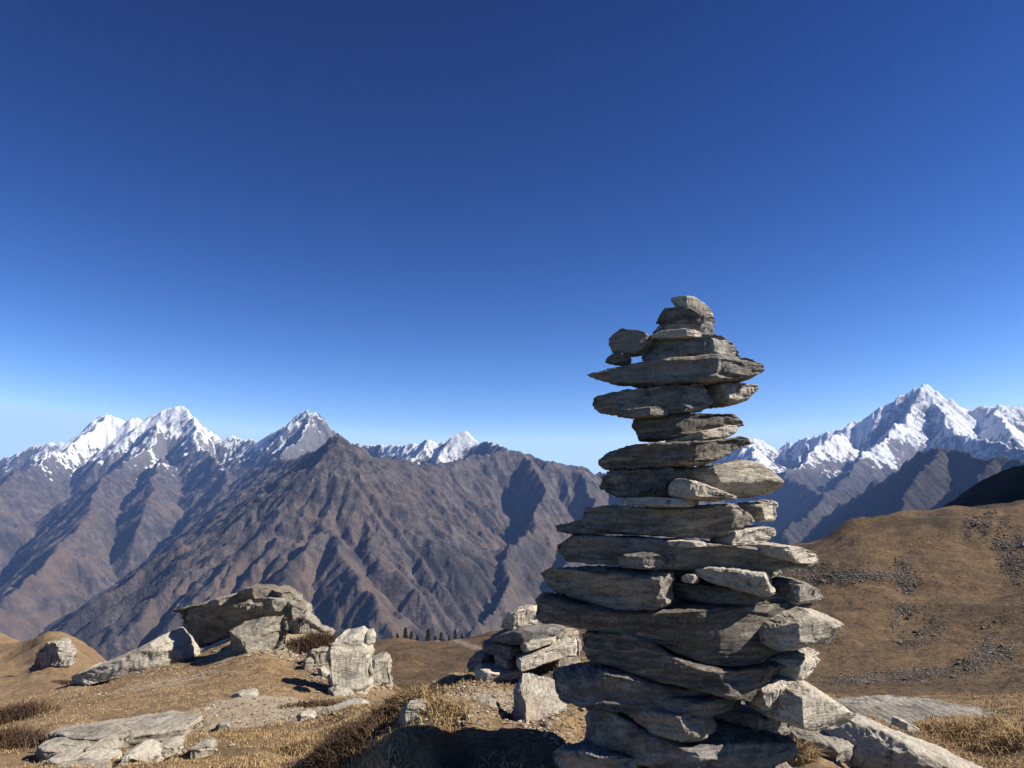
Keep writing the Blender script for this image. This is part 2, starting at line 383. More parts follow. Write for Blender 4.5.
def build_mountains():
    h, A, xs, ys = build_height()
    az = np.radians(np.linspace(-41, 41, 1560)); r = np.exp(np.linspace(math.log(1900), math.log(25500), 880))
    AZ, R = np.meshgrid(az, r, indexing='ij'); X = R * np.tan(AZ); X = R * np.sin(AZ) ; Y = R * np.cos(AZ)
    X = np.clip(X, XA, XB); Y = np.clip(Y, YA, YB)
    Z = bil(h, xs, ys, X, Y); AA = bil(A, xs, ys, X, Y)
    Z = Z + 26 * fbm(X / 140, Y / 170, None, 4, 31, ridge=True) * np.clip((Z - FLOOR) / 500, 0, 1)
    gx, gy = np.gradient(h, xs[1] - xs[0]); sl = bil(np.hypot(gx, gy), xs, ys, X, Y)
    sxx = bil(gx, xs, ys, X, Y)
    n1 = fbm(X / 1400, Y / 1400, None, 4, 41)
    far = np.clip((R - 11500) / 2500, 0, 1)
    line = 480 - 90 * np.clip((R - 15000) / 5000, 0, 1)
    snow = ((Z - line) / 520 + 1.3 * n1 - 1.6 * np.clip(sl - .72, -.25, 1.1) + .14 * (AA - 1.5)) 
    snow = np.clip(snow, -1, 1.2) + np.clip((Z - 1700) / 900, 0, 1) * .4
    def pb(px, py, km, rx, ry):
        x, y, z = at(px, py, km * 1000); return np.exp(-(((X - x) / rx)**2 + ((Y - y) / ry)**2))
    snow = snow - .95 * pb(312, 415, 16.7, 800, 1300) - .35 * pb(160, 430, 18.3, 500, 900) - .9 * pb(903, 402, 19.5, 700, 2600) - .5 * pb(935, 400, 19, 350, 1500) - .7 * pb(1015, 410, 19, 900, 2000) - .1
    snow = snow + .45 * pb(830, 450, 18, 1600, 2500) + .45 * pb(950, 430, 17, 2600, 2200) + .3 * pb(780, 455, 19, 1500, 2500)
    snow = snow + .95 * pb(390, 445, 14.8, 1000, 1500) + 1.2 * pb(450, 445, 13.5, 1700, 1600) + .5 * pb(265, 455, 16.5, 1100, 1600) + .55 * pb(40, 455, 18.5, 2600, 2500)
    snow = np.where(far > 0, snow, -1.0) * far + (far - 1) * 1.0
    gentle = np.clip(1.2 - sl * .9 - (Z - 200) / 900, 0, 1) * np.clip(.5 + sxx * 1.5 * -1, 0.1, 1)
    wood_shade = np.clip(fbm(X / 700, Y / 900, None, 5, 51) * 5 - .6, 0, 1) * np.clip((-250 - Z) / 300, 0, 1)
    wood_shade = np.maximum(wood_shade, .85 * np.clip((AZ - .26) / .06, 0, 1) * np.clip((650 + 350 * n1 - Z) / 250, 0, 1) * np.clip(.75 + 1.6 * fbm(X / 420, Y / 420, None, 4, 53), 0, 1))  # right range: shade on its lower slopes painted in as darker colour
    gully = np.clip((AA - 2.2) / 2.0, 0, 1) * np.clip((sl - .25) / .2, 0, 1) * np.clip(1.3 - AA / 6, 0, 1)
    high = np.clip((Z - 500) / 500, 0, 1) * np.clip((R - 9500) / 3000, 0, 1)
    P = np.stack([X, Y, Z], -1).reshape(-1, 3)
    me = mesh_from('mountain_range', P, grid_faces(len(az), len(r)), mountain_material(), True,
                   {'snow': snow, 'gentle': gentle, 'wood_shade': wood_shade, 'high': high, 'gully': gully})
    link('mountain_range', me, kind='structure')
# ---------------------------------------------------------------- the near ridge: one ground sheet out to 1.5 km
GP = """-200 900 2.3;100 900 2.3;300 880 2.3;450 830 2.3;580 790 2.4;700 785 2.4;850 800 2.3;1024 800 2.3;1200 800 2.3
560 746 2.5;520 737 2.5;490 730 2.6;465 724 2.65;440 720 2.65;415 716 2.7;370 738 2.65;320 768 2.65;450 780 2.1;380 780 2.2;240 800 2.6;520 722 3.3;450 706 3.7;450 684 4.8;450 676 5.4;400 701 4.0;400 698 5.0;350 737 3.7;350 735 4.8;350 712 6.4
520 705 4.0;540 672 5.0;565 660 5.5;620 655 6;700 665 6;780 695 6;420 690 5.3;480 672 5.4
300 768 4.2;300 735 6;300 712 8;300 690 11;300 662 15;330 700 10.5;380 700 9.5;395 706 8.5
200 768 4.4;200 735 6.5;200 700 10;200 668 15;205 650 19.5
100 768 4.4;100 735 7;100 705 11;100 684 16;112 670 18.5;0 768 4.6;0 740 7.5;0 720 11;0 706 15;-100 745 9;-100 722 15;50 690 17.5
300 630 20;340 640 18;250 630 20;160 658 19.5
430 718 9;430 735 14;500 720 9;560 715 10;470 730 14
200 725 35;100 730 30;0 740 28;300 710 32;50 722 32;-100 750 28;350 715 35;260 720 34
28 646 90;44 637 90;60 635 92;76 641 92;100 657 95;118 672 98;20 672 72;60 668 72;0 688 60;90 672 76;0 655 86;-60 650 85;-200 640 90;60 690 55
140 705 120;70 660 150;20 655 160;-60 640 160;0 632 230;-60 622 230;-200 600 230;40 647 235;75 672 240;140 730 240
395 692 60;440 688 62;400 673 170;440 664 210;480 660 200;388 652 400;430 650 390;470 643 370;520 632 330;580 612 300
330 680 390;250 715 380;500 690 80;600 690 80;700 690 70
650 595 290;720 566 295;790 546 300;850 523 300;905 512 300;960 509 300;1024 502 300;1100 488 300;1250 470 300
800 590 220;900 575 220;1000 570 215;800 640 160;900 635 155;1000 632 150;820 680 112;900 679 108;1000 676 104;1150 640 120;1150 560 220;700 640 160;600 660 160
820 690 55;900 689 52;1000 688 50;1150 680 50;820 700 12;900 699 11;1000 698 10;900 708 24;1000 706 22;800 708 25;1150 700 10
860 768 2.9;860 738 4.3;900 718 6.2;1000 768 3.3;1000 735 4.6;1000 712 6.4;1150 760 3.3;1150 715 6
700 700 25;620 700 25;550 705 28
935 512 450;960 496 470;990 483 480;1024 468 500;1100 440 520;1250 410 540;960 522 370;1040 512 370;1250 480 370
900 565 450;850 620 450;800 640 450;700 680 450;600 700 450;500 715 560;430 715 600;400 740 560;300 760 500;200 780 450;100 780 400;0 760 350;-100 760 350;-250 760 350
960 600 800;1060 600 900"""
_p = np.array([[float(v) for v in q.split()] for l in GP.split('\n') for q in l.split(';')])
_x, _y, _z = at(_p[:, 0], _p[:, 1], _p[:, 2])
_az = np.arctan2(_x, _y); _r = np.hypot(_x, _y); _t = (_z - H) / _r
ex = []
for a in np.radians([-62, -50, -38, -25, -10, 0, 10, 25, 38, 50, 62]):
    ex += [(a, .5, -2.6), (a, 1.0, -1.28), (a, 1500, -.95), (a, 1000, -.62 if a < .4 else -.4)]
for a in np.radians([-62, -50]): ex += [(a, 2.3, -.52), (a, 8, -.33), (a, 20, -.28), (a, 90, -.2), (a, 230, -.12), (a, 400, -.3)]
for a in np.radians([50, 62]): ex += [(a, 2.3, -.42), (a, 6, -.27), (a, 50, -.24), (a, 120, -.15), (a, 300, .0), (a, 400, .02), (a, 620, .38), (a, 760, .44), (a, 950, .3)]  # high far points: unseen hill added on the right to shade the shoulder
ex += [(math.radians(44), 640, .30), (math.radians(44), 760, .38), (math.radians(40), 660, .2), (math.radians(40), 780, .25)]  # rest of that added hill, out of view
ex = np.array(ex)
AZc = np.concatenate([_az, ex[:, 0]]); Rc = np.concatenate([_r, ex[:, 1]]); Tc = np.concatenate([_t, ex[:, 2]])
KA = 5.0
def _phi(a1, l1, a2, l2): return -np.sqrt(((a1 - a2) * KA)**2 + (l1 - l2)**2 + .05**2)
_M = _phi(AZc[:, None], np.log(Rc)[:, None], AZc[None], np.log(Rc)[None]); n_ = len(Tc)
_P1 = np.stack([np.ones(n_), AZc, np.log(Rc)], 1)
_S = np.block([[_M - 1e-3 * np.eye(n_), _P1], [_P1.T, np.zeros((3, 3))]])
_w = np.linalg.solve(_S, np.concatenate([Tc, np.zeros(3)]))
g_az = np.radians(np.linspace(-62, 62, 1150)); g_lr = np.linspace(math.log(.5), math.log(1500), 760)
def _eval(A, L):
    out = _w[n_] + _w[n_ + 1] * A + _w[n_ + 2] * L
    for k in range(n_): out = out + _w[k] * _phi(A, L, AZc[k], math.log(Rc[k]))
    return out
ca = np.radians(np.linspace(-62, 62, 330)); cl = np.linspace(math.log(.5), math.log(1500), 330)
_Tc = _eval(*np.meshgrid(ca, cl, indexing='ij'))
GA, GL = np.meshgrid(g_az, g_lr, indexing='ij')
def _bil(T, a, l, A, L):
    fx = np.clip((A - a[0]) / (a[1] - a[0]), 0, len(a) - 1.001); fy = np.clip((L - l[0]) / (l[1] - l[0]), 0, len(l) - 1.001)
    i = fx.astype(int); j = fy.astype(int); u = fx - i; v = fy - j
    return T[i, j] * (1-u) * (1-v) + T[i+1, j] * u * (1-v) + T[i, j+1] * (1-u) * v + T[i+1, j+1] * u * v
GR = np.exp(GL); GT = _bil(_Tc, ca, cl, GA, GL)
GX, GY = GR * np.sin(GA), GR * np.cos(GA)
GZ = H + GT * GR
far_boost = 1 + 1.6 * np.clip((np.log(GR) - 3.6) / .7, 0, 1)
for k, lam in enumerate([.05, .11, .25, .6, 1.4, 3.2, 7, 16, 36, 80]):
    w_ = np.exp(-(lam / (.22 * GR))**2) * (1 - np.exp(-(lam / (.0035 * GR))**2))
    GZ += w_ * lam * far_boost * (.17 if lam < .2 else .11 if lam < 1 else .045) * fbm(GX / lam, GY / lam, None, 2, 60 + k, ridge=False)
def gz(x, y):
    x = np.asarray(x, float); y = np.asarray(y, float)
    return _bil(GZ, g_az, g_lr, np.arctan2(x, y), np.log(np.hypot(x, y)))
# masks: bare sandy soil, trail, dark scrub with the far right shoulder's painted shade, straw-coloured grass
def blob(px, py, Y, rx, ry):
    x, y, z = at(px, py, Y); return np.exp(-(((GX - x) / rx)**2 + ((GY - y) / ry)**2))
def line_mask(pts, wid):
    m = np.zeros_like(GX); q = [at(*p) for p in pts]
    for a, b in zip(q[:-1], q[1:]):
        dx, dy = b[0] - a[0], b[1] - a[1]; t = np.clip(((GX - a[0]) * dx + (GY - a[1]) * dy) / (dx * dx + dy * dy), 0, 1)
        m = np.maximum(m, np.exp(-(np.hypot(GX - a[0] - t * dx, GY - a[1] - t * dy) / wid)**2))
    return m
bare = np.clip(blob(285, 716, 7.8, .9, .9) + blob(240, 705, 9.2, .5, .8) + .9 * blob(270, 655, 17, 1.6, 2.0) + .7 * blob(330, 700, 9.5, .8, 1.2)
        + .8 * blob(520, 715, 3.9, .55, .7) + .5 * blob(480, 735, 3.4, .4, .5) + .5 * blob(160, 690, 13, 1.5, 1.5), 0, 1)
trail = line_mask([(418, 653.5, 350), (440, 656, 300), (462, 660, 262), (480, 663, 240)], 1.3) * .7
scrub_shade = np.clip(blob(10, 722, 10.5, .7, 1.0) + blob(15, 748, 6.5, .5, .6) + .8 * blob(100, 680, 17, 2.2, .8) + blob(320, 652, 15.5, .5, 1.5) + .7 * blob(440, 700, 4.6, .5, .5)
    + 1.2 * np.clip((GR - 330) / 60, 0, 1) * np.clip((GA - .45) / .04, 0, 1) + .7 * blob(930, 545, 270, 9, 20) + .6 * blob(800, 560, 285, 22, 10), 0, 1.2)  # far right shoulder: its shade is painted in as dark ground colour
def ground_material():
    t = NT('ridge ground')
    v = t.coord((1, 1, 1))
    n0 = t.noise(v, .02, 6, .6); n1 = t.noise(v, .35, 7, .65, .3); n2 = t.noise(v, 4.0, 7, .7, .2); n3 = t.noise(v, 45.0, 6, .75)
    c = t.ramp(n1, [(.34, (.17, .107, .055)), (.48, (.29, .19, .098)), (.62, (.44, .31, .17))])
    c2 = t.ramp(n2, [(.36, (.10, .065, .038)), (.5, (.30, .195, .10)), (.66, (.50, .36, .205))])
    c = t.mix(.55, c, c2)
    far = t.attr('far')
    cf = t.ramp(n0, [(.36, (.085, .055, .031)), (.5, (.145, .09, .046)), (.66, (.22, .142, .073))])
    cf2 = t.ramp(t.noise(v, .12, 7, .68, .4), [(.34, (.05, .035, .023)), (.5, (.13, .083, .045)), (.66, (.235, .158, .083))])
    cf3 = t.ramp(t.noise(v, .9, 5, .75), [(.38, .45), (.5, 1.0), (.66, 1.35)])
    c = t.mix(far, c, t.mix(.8, t.mix(.5, cf, cf2), cf3, 'MULTIPLY'))
    c = t.mix(t.math('MULTIPLY', t.ramp(n3, [(.3, .8), (.52, 0.0)]), t.math('SUBTRACT', 1.0, far)), c, (.07, .05, .035))
    c = t.mix(t.ramp(n3, [(.6, 0.0), (.78, .6)]), c, (.45, .38, .27))
    b = t.ramp(t.math('ADD', t.attr('bare'), t.math('MULTIPLY', t.math('SUBTRACT', n2, .5), .9)), [(.35, 0.0), (.6, 1.0)])
    c = t.mix(b, c, t.ramp(n3, [(.3, (.32, .25, .17)), (.6, (.50, .41, .29))]))
    c = t.mix(t.attr('trail'), c, (.40, .33, .26))
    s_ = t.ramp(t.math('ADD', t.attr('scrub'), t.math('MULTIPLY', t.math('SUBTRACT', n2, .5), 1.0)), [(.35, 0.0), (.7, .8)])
    c = t.mix(s_, c, t.mix(far, (.075, .05, .035), (.028, .02, .015)))  # far tone kept very dark to paint the shoulder's shade
    n = t.bump(n2, .8, .09); n = t.bump(t.noise(v, 18, 6, .75), .9, .03, n); n = t.bump(n3, .8, .012, n)
    fb = t.bump(t.noise(v, .8, 6, .75, .2), .6, .6, t.bump(t.noise(v, .2, 8, .75, .2), .9, 1.8))
    mx = t.new('ShaderNodeMix', data_type='VECTOR'); t.l(far, mx.inputs[0]); t.l(n, mx.inputs[4]); t.l(fb, mx.inputs[5])
    return t.done(c, .95, mx.outputs[1])
_far = np.clip((np.log(GR) - math.log(22)) / (math.log(50) - math.log(22)), 0, 1) * (1 - .6 * np.clip((-GA - .27) / .1, 0, 1))
_P = np.stack([GX, GY, GZ], -1).reshape(-1, 3)
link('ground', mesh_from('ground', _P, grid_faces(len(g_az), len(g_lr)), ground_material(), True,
     {'bare': bare, 'trail': trail, 'scrub': scrub_shade, 'far': _far}), kind='structure')
def hit(px, py, lo=2.5, hi=700):
    """where the sight line of a picture point first meets the ground"""
    Ys = np.exp(np.linspace(math.log(lo), math.log(hi), 900)); x, y, z = at(np.full(900, px), np.full(900, py), Ys)
    k = np.nonzero(z < gz(x, y))[0]
    if len(k) == 0: return None
    k = k[0]; return float(x[k]), float(y[k]), float(gz(x[k], y[k]))
build_mountains()
# ---------------------------------------------------------------- the tall cairn, stone by stone
M_ST = rock_material('schist', 1.0, pale=(.36, .33, .28), mid=(.155, .142, .124), dark=(.07, .065, .06), rust=.35)
M_ST2 = rock_material('brown schist', 1.0, pale=(.42, .37, .295), mid=(.175, .15, .12), dark=(.08, .07, .06), rust=.6)
M_ST3 = rock_material('grey gneiss', 1.0, pale=(.37, .345, .305), mid=(.16, .15, .137), dark=(.07, .067, .064), layer=2.5, rust=.25)
M_ST4 = rock_material('pale schist', 1.0, pale=(.68, .61, .50), mid=(.54, .475, .38), dark=(.27, .235, .185), rust=.45)
def L(s): return [tuple(float(v) for v in q.split(',')) for q in s.split()]
G = 'stones stacked in the tall cairn'
YC = 2.38
CAIRN = [
# label | top edge | bottom edge | dY | depth | corner | material | extra
('small pale capstone perched on the very top of the tall cairn', '671,298 676,298 692,299 703,305 713,315', '671,300 675,305 681,311 692,314 703,317 713,318', 0, .10, .3, M_ST4, dict(n=9, rough=.4, cuts=0, facet=.5)),
('dark wedge stone right under the pale capstone', '656,321 664,309 678,309 696,313 706,317 714,320', '656,323 668,326 690,328 700,331 714,324', 0, .13, .7, M_ST, dict(n=9)),
('blunt dark stone third from the top of the cairn', '652,331 658,325 668,323 690,323 706,324 714,324', '652,335 680,338 700,340 708,338 714,328', .01, .13, .75, M_ST3, {}),
('thin pale flake lying under the top three stones', '650,336 662,332 680,332 697,334 702,337', '650,339 670,341 690,341 702,340', -.04, .14, .7, M_ST4, {}),
('thick dark stone with lumpy right end, above the longest upper slab', '630,351 645,341 660,337 700,337 722,340 734,347 740,354', '630,361 660,362 700,361 722,359 738,360 740,358', 0, .19, .72, M_ST3, dict(rough=1.2)),
('rounded dark stone jutting out at the upper left of the cairn', '603,344 612,335 622,329 636,331 654,338', '603,346 612,352 626,355 640,357 654,355', -.01, .13, .55, M_ST, dict(n=9, rough=.35, cuts=8, facet=1.6, e=(.1, .3))),
('small dark pebble wedged beneath the jutting upper left stone', '605,359 612,355 622,354 632,356', '605,362 614,366 624,366 632,364', 0, .10, .6, M_ST, {}),
('long dark lens-shaped slab spanning the upper cairn with a pale right tip', '584,374 600,369 640,364 680,361 720,360 745,362 756,365 761,371', '584,377 600,383 630,388 660,389 700,387 730,384 752,378 761,373', -.02, .24, .86, M_ST, dict(nu=180, tilt=-.01)),
('straight grey slab with a sunlit patch in the middle of its front', '593,396 625,392 660,389 700,387 712,388', '593,407 602,413 625,415 660,417 690,414 712,410', -.03, .22, .72, M_ST, dict(cuts=6, n=8)),
('thin splinter hanging under the left half of the straight grey slab', '617,411 640,409 657,407 668,410', '617,417 640,418 656,418 668,416', -.08, .10, .6, M_ST, {}),
('shadowed slab with a pale pointed end sticking out right of the straight grey slab', '702,388 720,386 742,386 755,387', '702,409 720,407 744,402 749,396 755,390', .02, .20, .3, M_ST4, dict(cuts=6)),
('wedge of brown stone beneath the straight grey slab', '630,421 640,417 665,416 700,415 732,416 742,423', '630,425 637,441 660,441 690,438 715,431 735,428 742,426', -.01, .22, .55, M_ST2, dict(cuts=6)),
('thin pale sliver under the right half of the brown wedge', '666,439 685,435 705,431 722,427 735,426', '666,443 690,443 720,440 730,436 735,431', -.02, .22, .4, M_ST4, {}),
('broad brownish slab with ragged sunlit top edge just above the big pale boulder', '600,459 610,452 625,446 650,444 690,443 715,441 735,437 747,440 750,444', '600,465 612,470 640,470 680,468 710,464 735,457 746,450 750,447', -.02, .30, .6, M_ST2, dict(nu=180, rough=1.2)),
('big rounded sunlit boulder bulging out to the right in the upper half of the cairn', '676,471 690,467 712,465 735,460 755,461 770,470 784,483', '676,490 700,490 725,497 750,499 775,493 784,486', -.01, .30, .35, M_ST4, dict(rough=.45, n=4, cuts=7)),
('sunlit wedge lying in front of the big pale boulder', '668,484 677,478 700,483 720,491 735,497', '668,496 690,500 715,502 735,499', -.16, .14, .25, M_ST4, {}),
('rough knobbly grey stone in shade left of the big pale boulder', '597,480 606,473 620,470 650,469 692,468', '597,484 606,492 618,497 650,500 692,499', 0, .28, .6, M_ST3, dict(rough=1.4)),
('thin pale flake between the knobbly grey stone and the long slab under it', '622,498 640,497 680,498 697,501', '622,503 650,507 680,507 697,505', -.08, .26, .7, M_ST4, {}),
('long straight slab with brown front, level with the camera', '582,508 600,506 650,507 700,505 730,503 745,505 750,510', '582,527 610,531 650,536 700,537 730,532 745,529 750,525', -.03, .32, .78, M_ST2, dict(nu=180, cuts=7, n=8)),
('blocky sunlit stone end poking out right of the long straight slab', '735,503 750,502 768,500 775,502', '735,521 750,521 768,521 775,516', .04, .22, .4, M_ST4, {}),
('pale tapered stone under the sunlit block at mid height', '709,534 722,530 745,527 765,526 772,529', '709,540 715,544 735,544 760,541 772,534', -.03, .24, .2, M_ST4, {}),
('short dark stub showing at the left under the long straight slab', '550,520 560,517 600,517 640,520', '550,530 565,533 600,534 640,534', .06, .26, .5, M_ST, {}),
('very long dark slab crossing the whole middle of the cairn', '552,534 580,534 637,536 700,541 745,544 790,549 812,556', '552,545 558,556 567,562 600,564 650,567 700,567 760,567 795,565 812,560', -.02, .38, .6, M_ST, dict(nu=210, n=8, cuts=7)),
('thin sunlit flake resting midway on the very long dark slab', '666,541 680,540 700,541 706,543', '666,545 680,547 700,547 706,546', -.2, .08, .6, M_ST4, {}),
('flat pale plate lying on the right end of the very long dark slab', '736,547 755,543 775,543 795,546 814,554', '736,550 765,556 790,562 805,563 814,559', -.1, .26, .5, M_ST4, dict(cuts=6)),
('small dark chock wedged below the middle of the very long slab', '618,556 630,552 650,552 666,556', '618,567 640,568 666,567', -.19, .1, .5, M_ST, {}),
('thick slab at left mid height with pale top and a sunlit broken corner', '540,574 556,571 600,569 640,569 664,568 671,571', '540,578 549,588 560,597 590,604 620,607 645,603 662,598 671,592', -.05, .40, .84, M_ST2, dict(nu=180, cuts=5, n=8)),
('pale sunlit block with tapering left tip, right of centre at mid height', '690,569 705,566 730,567 752,569 766,571 771,576', '690,573 710,582 735,589 755,594 771,592', -.14, .22, .8, M_ST4, dict(cuts=6)),
('tiny pebble beside the left tip of the pale sunlit block', '681,577 687,574 694,574 699,578', '681,581 690,583 699,582', -.17, .05, .5, M_ST4, dict(nu=60, nv=40)),
('shaded flat stone filling the gap under the pale sunlit block', '664,580 690,580 740,583 790,586', '664,598 700,600 750,599 790,597', -.02, .34, .5, M_ST, {}),
('dark upright filler behind the pale sunlit block', '660,566 700,566 760,567 790,570', '660,584 700,586 760,586 790,585', .08, .22, .5, M_ST, {}),
('grey rounded stone on the right side above the great pale-nosed slab', '765,590 775,577 784,574 800,580 812,587 818,593', '765,600 785,601 805,600 818,597', -.04, .24, .35, M_ST3, {}),
('massive dark slab, the biggest stone in the lower cairn', '536,596 545,593 580,601 620,606 660,602 700,599 760,598 800,598 809,601', '536,622 560,623 590,625 622,628 645,634 665,644 690,653 720,657 750,656 780,650 795,640 809,606', -.04, .48, .55, M_ST2, dict(nu=230, nv=110, cuts=6, n=7, rough=.6)),
('great sunlit nose of pale rock sticking out furthest to the right', '752,632 765,621 785,611 800,606 820,611 836,619 840,630', '752,638 765,645 785,645 805,641 825,644 836,636 840,631', -.16, .30, .15, M_ST4, dict(rough=.5, n=5, cuts=7)),
('curved stone with a shadowed left half beneath the great sunlit nose', '750,655 775,650 800,648 812,648', '750,676 770,677 785,674 803,666 812,654', -.05, .30, .5, M_ST4, {}),
('thick slab sloping down to the right below the massive dark slab', '582,634 600,629 625,628 645,636 665,646 690,656 725,660 760,659 776,660 780,664', '582,645 585,657 620,667 650,674 690,682 730,686 755,687 770,683 780,674', -.1, .42, .82, M_ST2, dict(nu=200, cuts=5, n=8)),
('pale triangular stone tucked between the sloping slab and the large fallen plate', '740,682 755,678 775,674 796,672', '740,692 750,701 765,698 785,692 796,684', -.13, .26, .2, M_ST4, {}),
('blue-grey block with a blunt cracked left end near the cairn foot', '554,670 560,662 572,658 600,659 640,669 690,680 740,688', '554,690 559,697 590,699 640,699 700,705 740,706', -.06, .40, .2, M_ST3, dict(nu=180, n=7)),
('thin shaded lens of stone under the right part of the blue-grey block', '642,696 655,692 690,691 720,692 733,696', '642,700 660,705 700,708 733,706', -.14, .26, .5, M_ST, {}),
('large pale triangular plate jutting out low on the right side', '745,704 758,690 775,679 790,674 800,676 815,686 833,699 850,713', '745,706 770,711 790,716 810,719 835,719 852,718', -.12, .40, .3, M_ST4, dict(nu=160, cuts=4, rough=.6)),
('shelf stone with a pale broken front edge just above the cairn foot', '610,701 640,700 690,702 712,704', '610,708 622,716 640,726 680,728 700,727 712,722', -.12, .34, .7, M_ST2, dict(cuts=5)),
('backing slab added in the shadowed gap behind the cairn foot', '690,700 720,702 760,704 800,712', '690,732 720,734 760,735 800,734', .08, .30, .5, M_ST, {}),  # only a shadowed gap here; slab added to stand in for its darkness
('wide foot slab of the cairn with a rough sunlit right half', '582,735 590,702 610,703 640,718 680,726 715,726 750,730 775,733 790,736', '582,746 600,752 640,752 700,755 740,757 770,751 790,742', -.08, .46, .52, M_ST3, dict(nu=200, rough=.9)),
('lowest stone of the cairn, mostly shaded with a pale right end', '560,750 620,750 680,753 730,755 765,753 785,757 793,765', '560,785 620,795 700,800 760,798 793,785', -.06, .52, .72, M_ST, dict(nu=180)),
('flat dark stone leaning out at the left of the cairn foot', '552,748 565,743 580,742 610,746 640,752', '552,760 575,772 600,780 640,784', -.14, .3, .4, M_ST3, {}),
]
for k_, (lab, tp, bt, dy, dd, cc, mt, kw) in enumerate(CAIRN):
    rock('cairn_stone', lab, 'stone', L(tp), L(bt), YC + dy, dd, mt, G, c=cc, seed=100 + k_, **kw)
# ---------------------------------------------------------------- rocks lying on and growing out of the ridge
M_OUT = rock_material('outcrop rock', .16, pale=(.38, .34, .27), mid=(.24, .215, .17), dark=(.12, .105, .09), layer=3.0, rust=.35)
M_OUTP = rock_material('pale outcrop rock', .22, pale=(.55, .51, .42), mid=(.42, .385, .31), dark=(.22, .20, .165), layer=2.5, rust=.35)
M_BLD = rock_material('boulder rock', .5, pale=(.46, .42, .34), mid=(.30, .27, .22), dark=(.14, .125, .11), layer=3.0, rust=.3)
M_BLDP = rock_material('bleached boulder rock', .5, pale=(.56, .51, .43), mid=(.44, .39, .31), dark=(.26, .23, .18), layer=2.5, rust=.3)
def lay(name, label, cat, top, bot, d, mat, group=None, Y=None, base=None, sink=.5, **k):
    T, B = L(top), L(bot)
    if Y is None:
        bx, by = base or max(B, key=lambda q: q[1])
        h = None
        for dy_ in range(0, 16, 2):
            h = h or hit(bx, by + dy_)
        Y = (h[1] if h else 5.0) + d * sink * .9
    B = [(x_, y_ + 2.5) for x_, y_ in B]
    k.setdefault('zt', 0 if name == 'layered_rock' else .4)
    return rock(name, label, cat, T, B, Y, d, mat, group, **k)
M_BLDG = rock_material('grey slab rock', .3, pale=(.44, .40, .34), mid=(.17, .155, .13), dark=(.045, .042, .038), layer=1.5, rust=.2)
OG = 'rocks of the outcrop on the left knoll'
lay('outcrop_rock', 'overhanging grey rock outcrop with black shaded underside on the left knoll', 'rock outcrop',
    '166,610 185,603 208,597 234,591 252,587 270,587 285,589 296,593 303,601 308,612', '166,612 180,622 194,640 200,646 235,632 262,624 290,620 308,617', 1.9, M_OUT, OG, base=(206, 647), c=.66, nu=200, nv=120, seed=301, rough=.8, lay=2.0, cuts=6, e=(.02, .8), n=9, lean=-.6, facet=.7)
lay('outcrop_rock', 'grey block under the right end of the overhanging outcrop', 'rock outcrop',
    '222,631 240,624 262,617 285,614 300,616', '222,655 240,660 262,660 285,656 300,648', 1.5, M_OUT, OG, Y=15.7, zt=0, c=.3, seed=302, rough=.6, n=9)
lay('outcrop_rock', 'row of cracked ledge stones right of the overhanging outcrop', 'rock outcrop',
    '286,600 295,596 303,603 308,612 320,622 332,628', '286,640 300,640 315,642 332,645', 1.3, M_OUT, OG, base=(310, 638), c=.5, seed=303, rough=1.0)
for k_, (lab, tp, bt, dd, yy) in enumerate([
    ('thin roof flake at the left of the overhanging outcrop', '205,604 216,598 236,593 248,593', '205,607 220,604 240,600 248,598', 1.0, 16.9),
    ('flat cap stone lying on top of the overhanging outcrop', '236,592 250,586 268,585 282,588', '236,596 255,595 270,595 282,594', .9, 16.6),
    ('small cap stone at the right end of the outcrop roof', '270,590 280,586 292,590 300,598', '270,597 280,598 292,600 300,603', .8, 16.5),
    ('jutting block in the upper right face of the outcrop', '262,598 272,596 284,597 290,600', '262,606 272,608 284,608 290,606', .7, 16.3),
    ('square block below the jutting block of the outcrop', '284,603 292,600 301,603 306,608', '284,615 292,617 301,616 306,614', .8, 16.4),
    ('low dark stone on the bare soil below the outcrop', '218,650 230,644 244,641 249,645', '218,655 232,655 244,653 249,650', .5, None)]):
    lay('outcrop_rock', lab, 'rock', tp, bt, dd, M_OUT, OG, Y=yy, zt=0, c=.5, seed=310 + k_, nu=80, nv=60, n=9)
BG = 'rocks at the right end of the left knoll'
lay('boulder', 'tall cream coloured boulder with a flat sunlit face on the left knoll', 'boulder',
    '332,634 337,628 346,629 356,626 364,630 370,640 374,650', '332,660 336,678 344,690 356,695 368,690 374,684', 1.1, M_OUTP, BG, base=(356, 694), c=.12, e=(.75, .5), seed=327, rough=.6, cuts=10, n=7, nv=110, facet=.8, lean=.25)
lay('boulder', 'cracked leaning slab against the right side of the tall cream boulder', 'boulder',
    '368,654 376,652 385,649 389,652 392,662', '368,684 376,690 385,680 392,688', .8, M_OUTP, BG, base=(380, 690), c=.3, seed=322, rough=.5)
lay('boulder', 'round knob of rock on the shoulder of the tall cream boulder', 'boulder',
    '364,634 368,628 373,627 376,633', '364,640 370,642 374,641 376,638', .35, M_OUTP, BG, Y=11.2, seed=323, rough=.5, nu=60, nv=40, n=3)
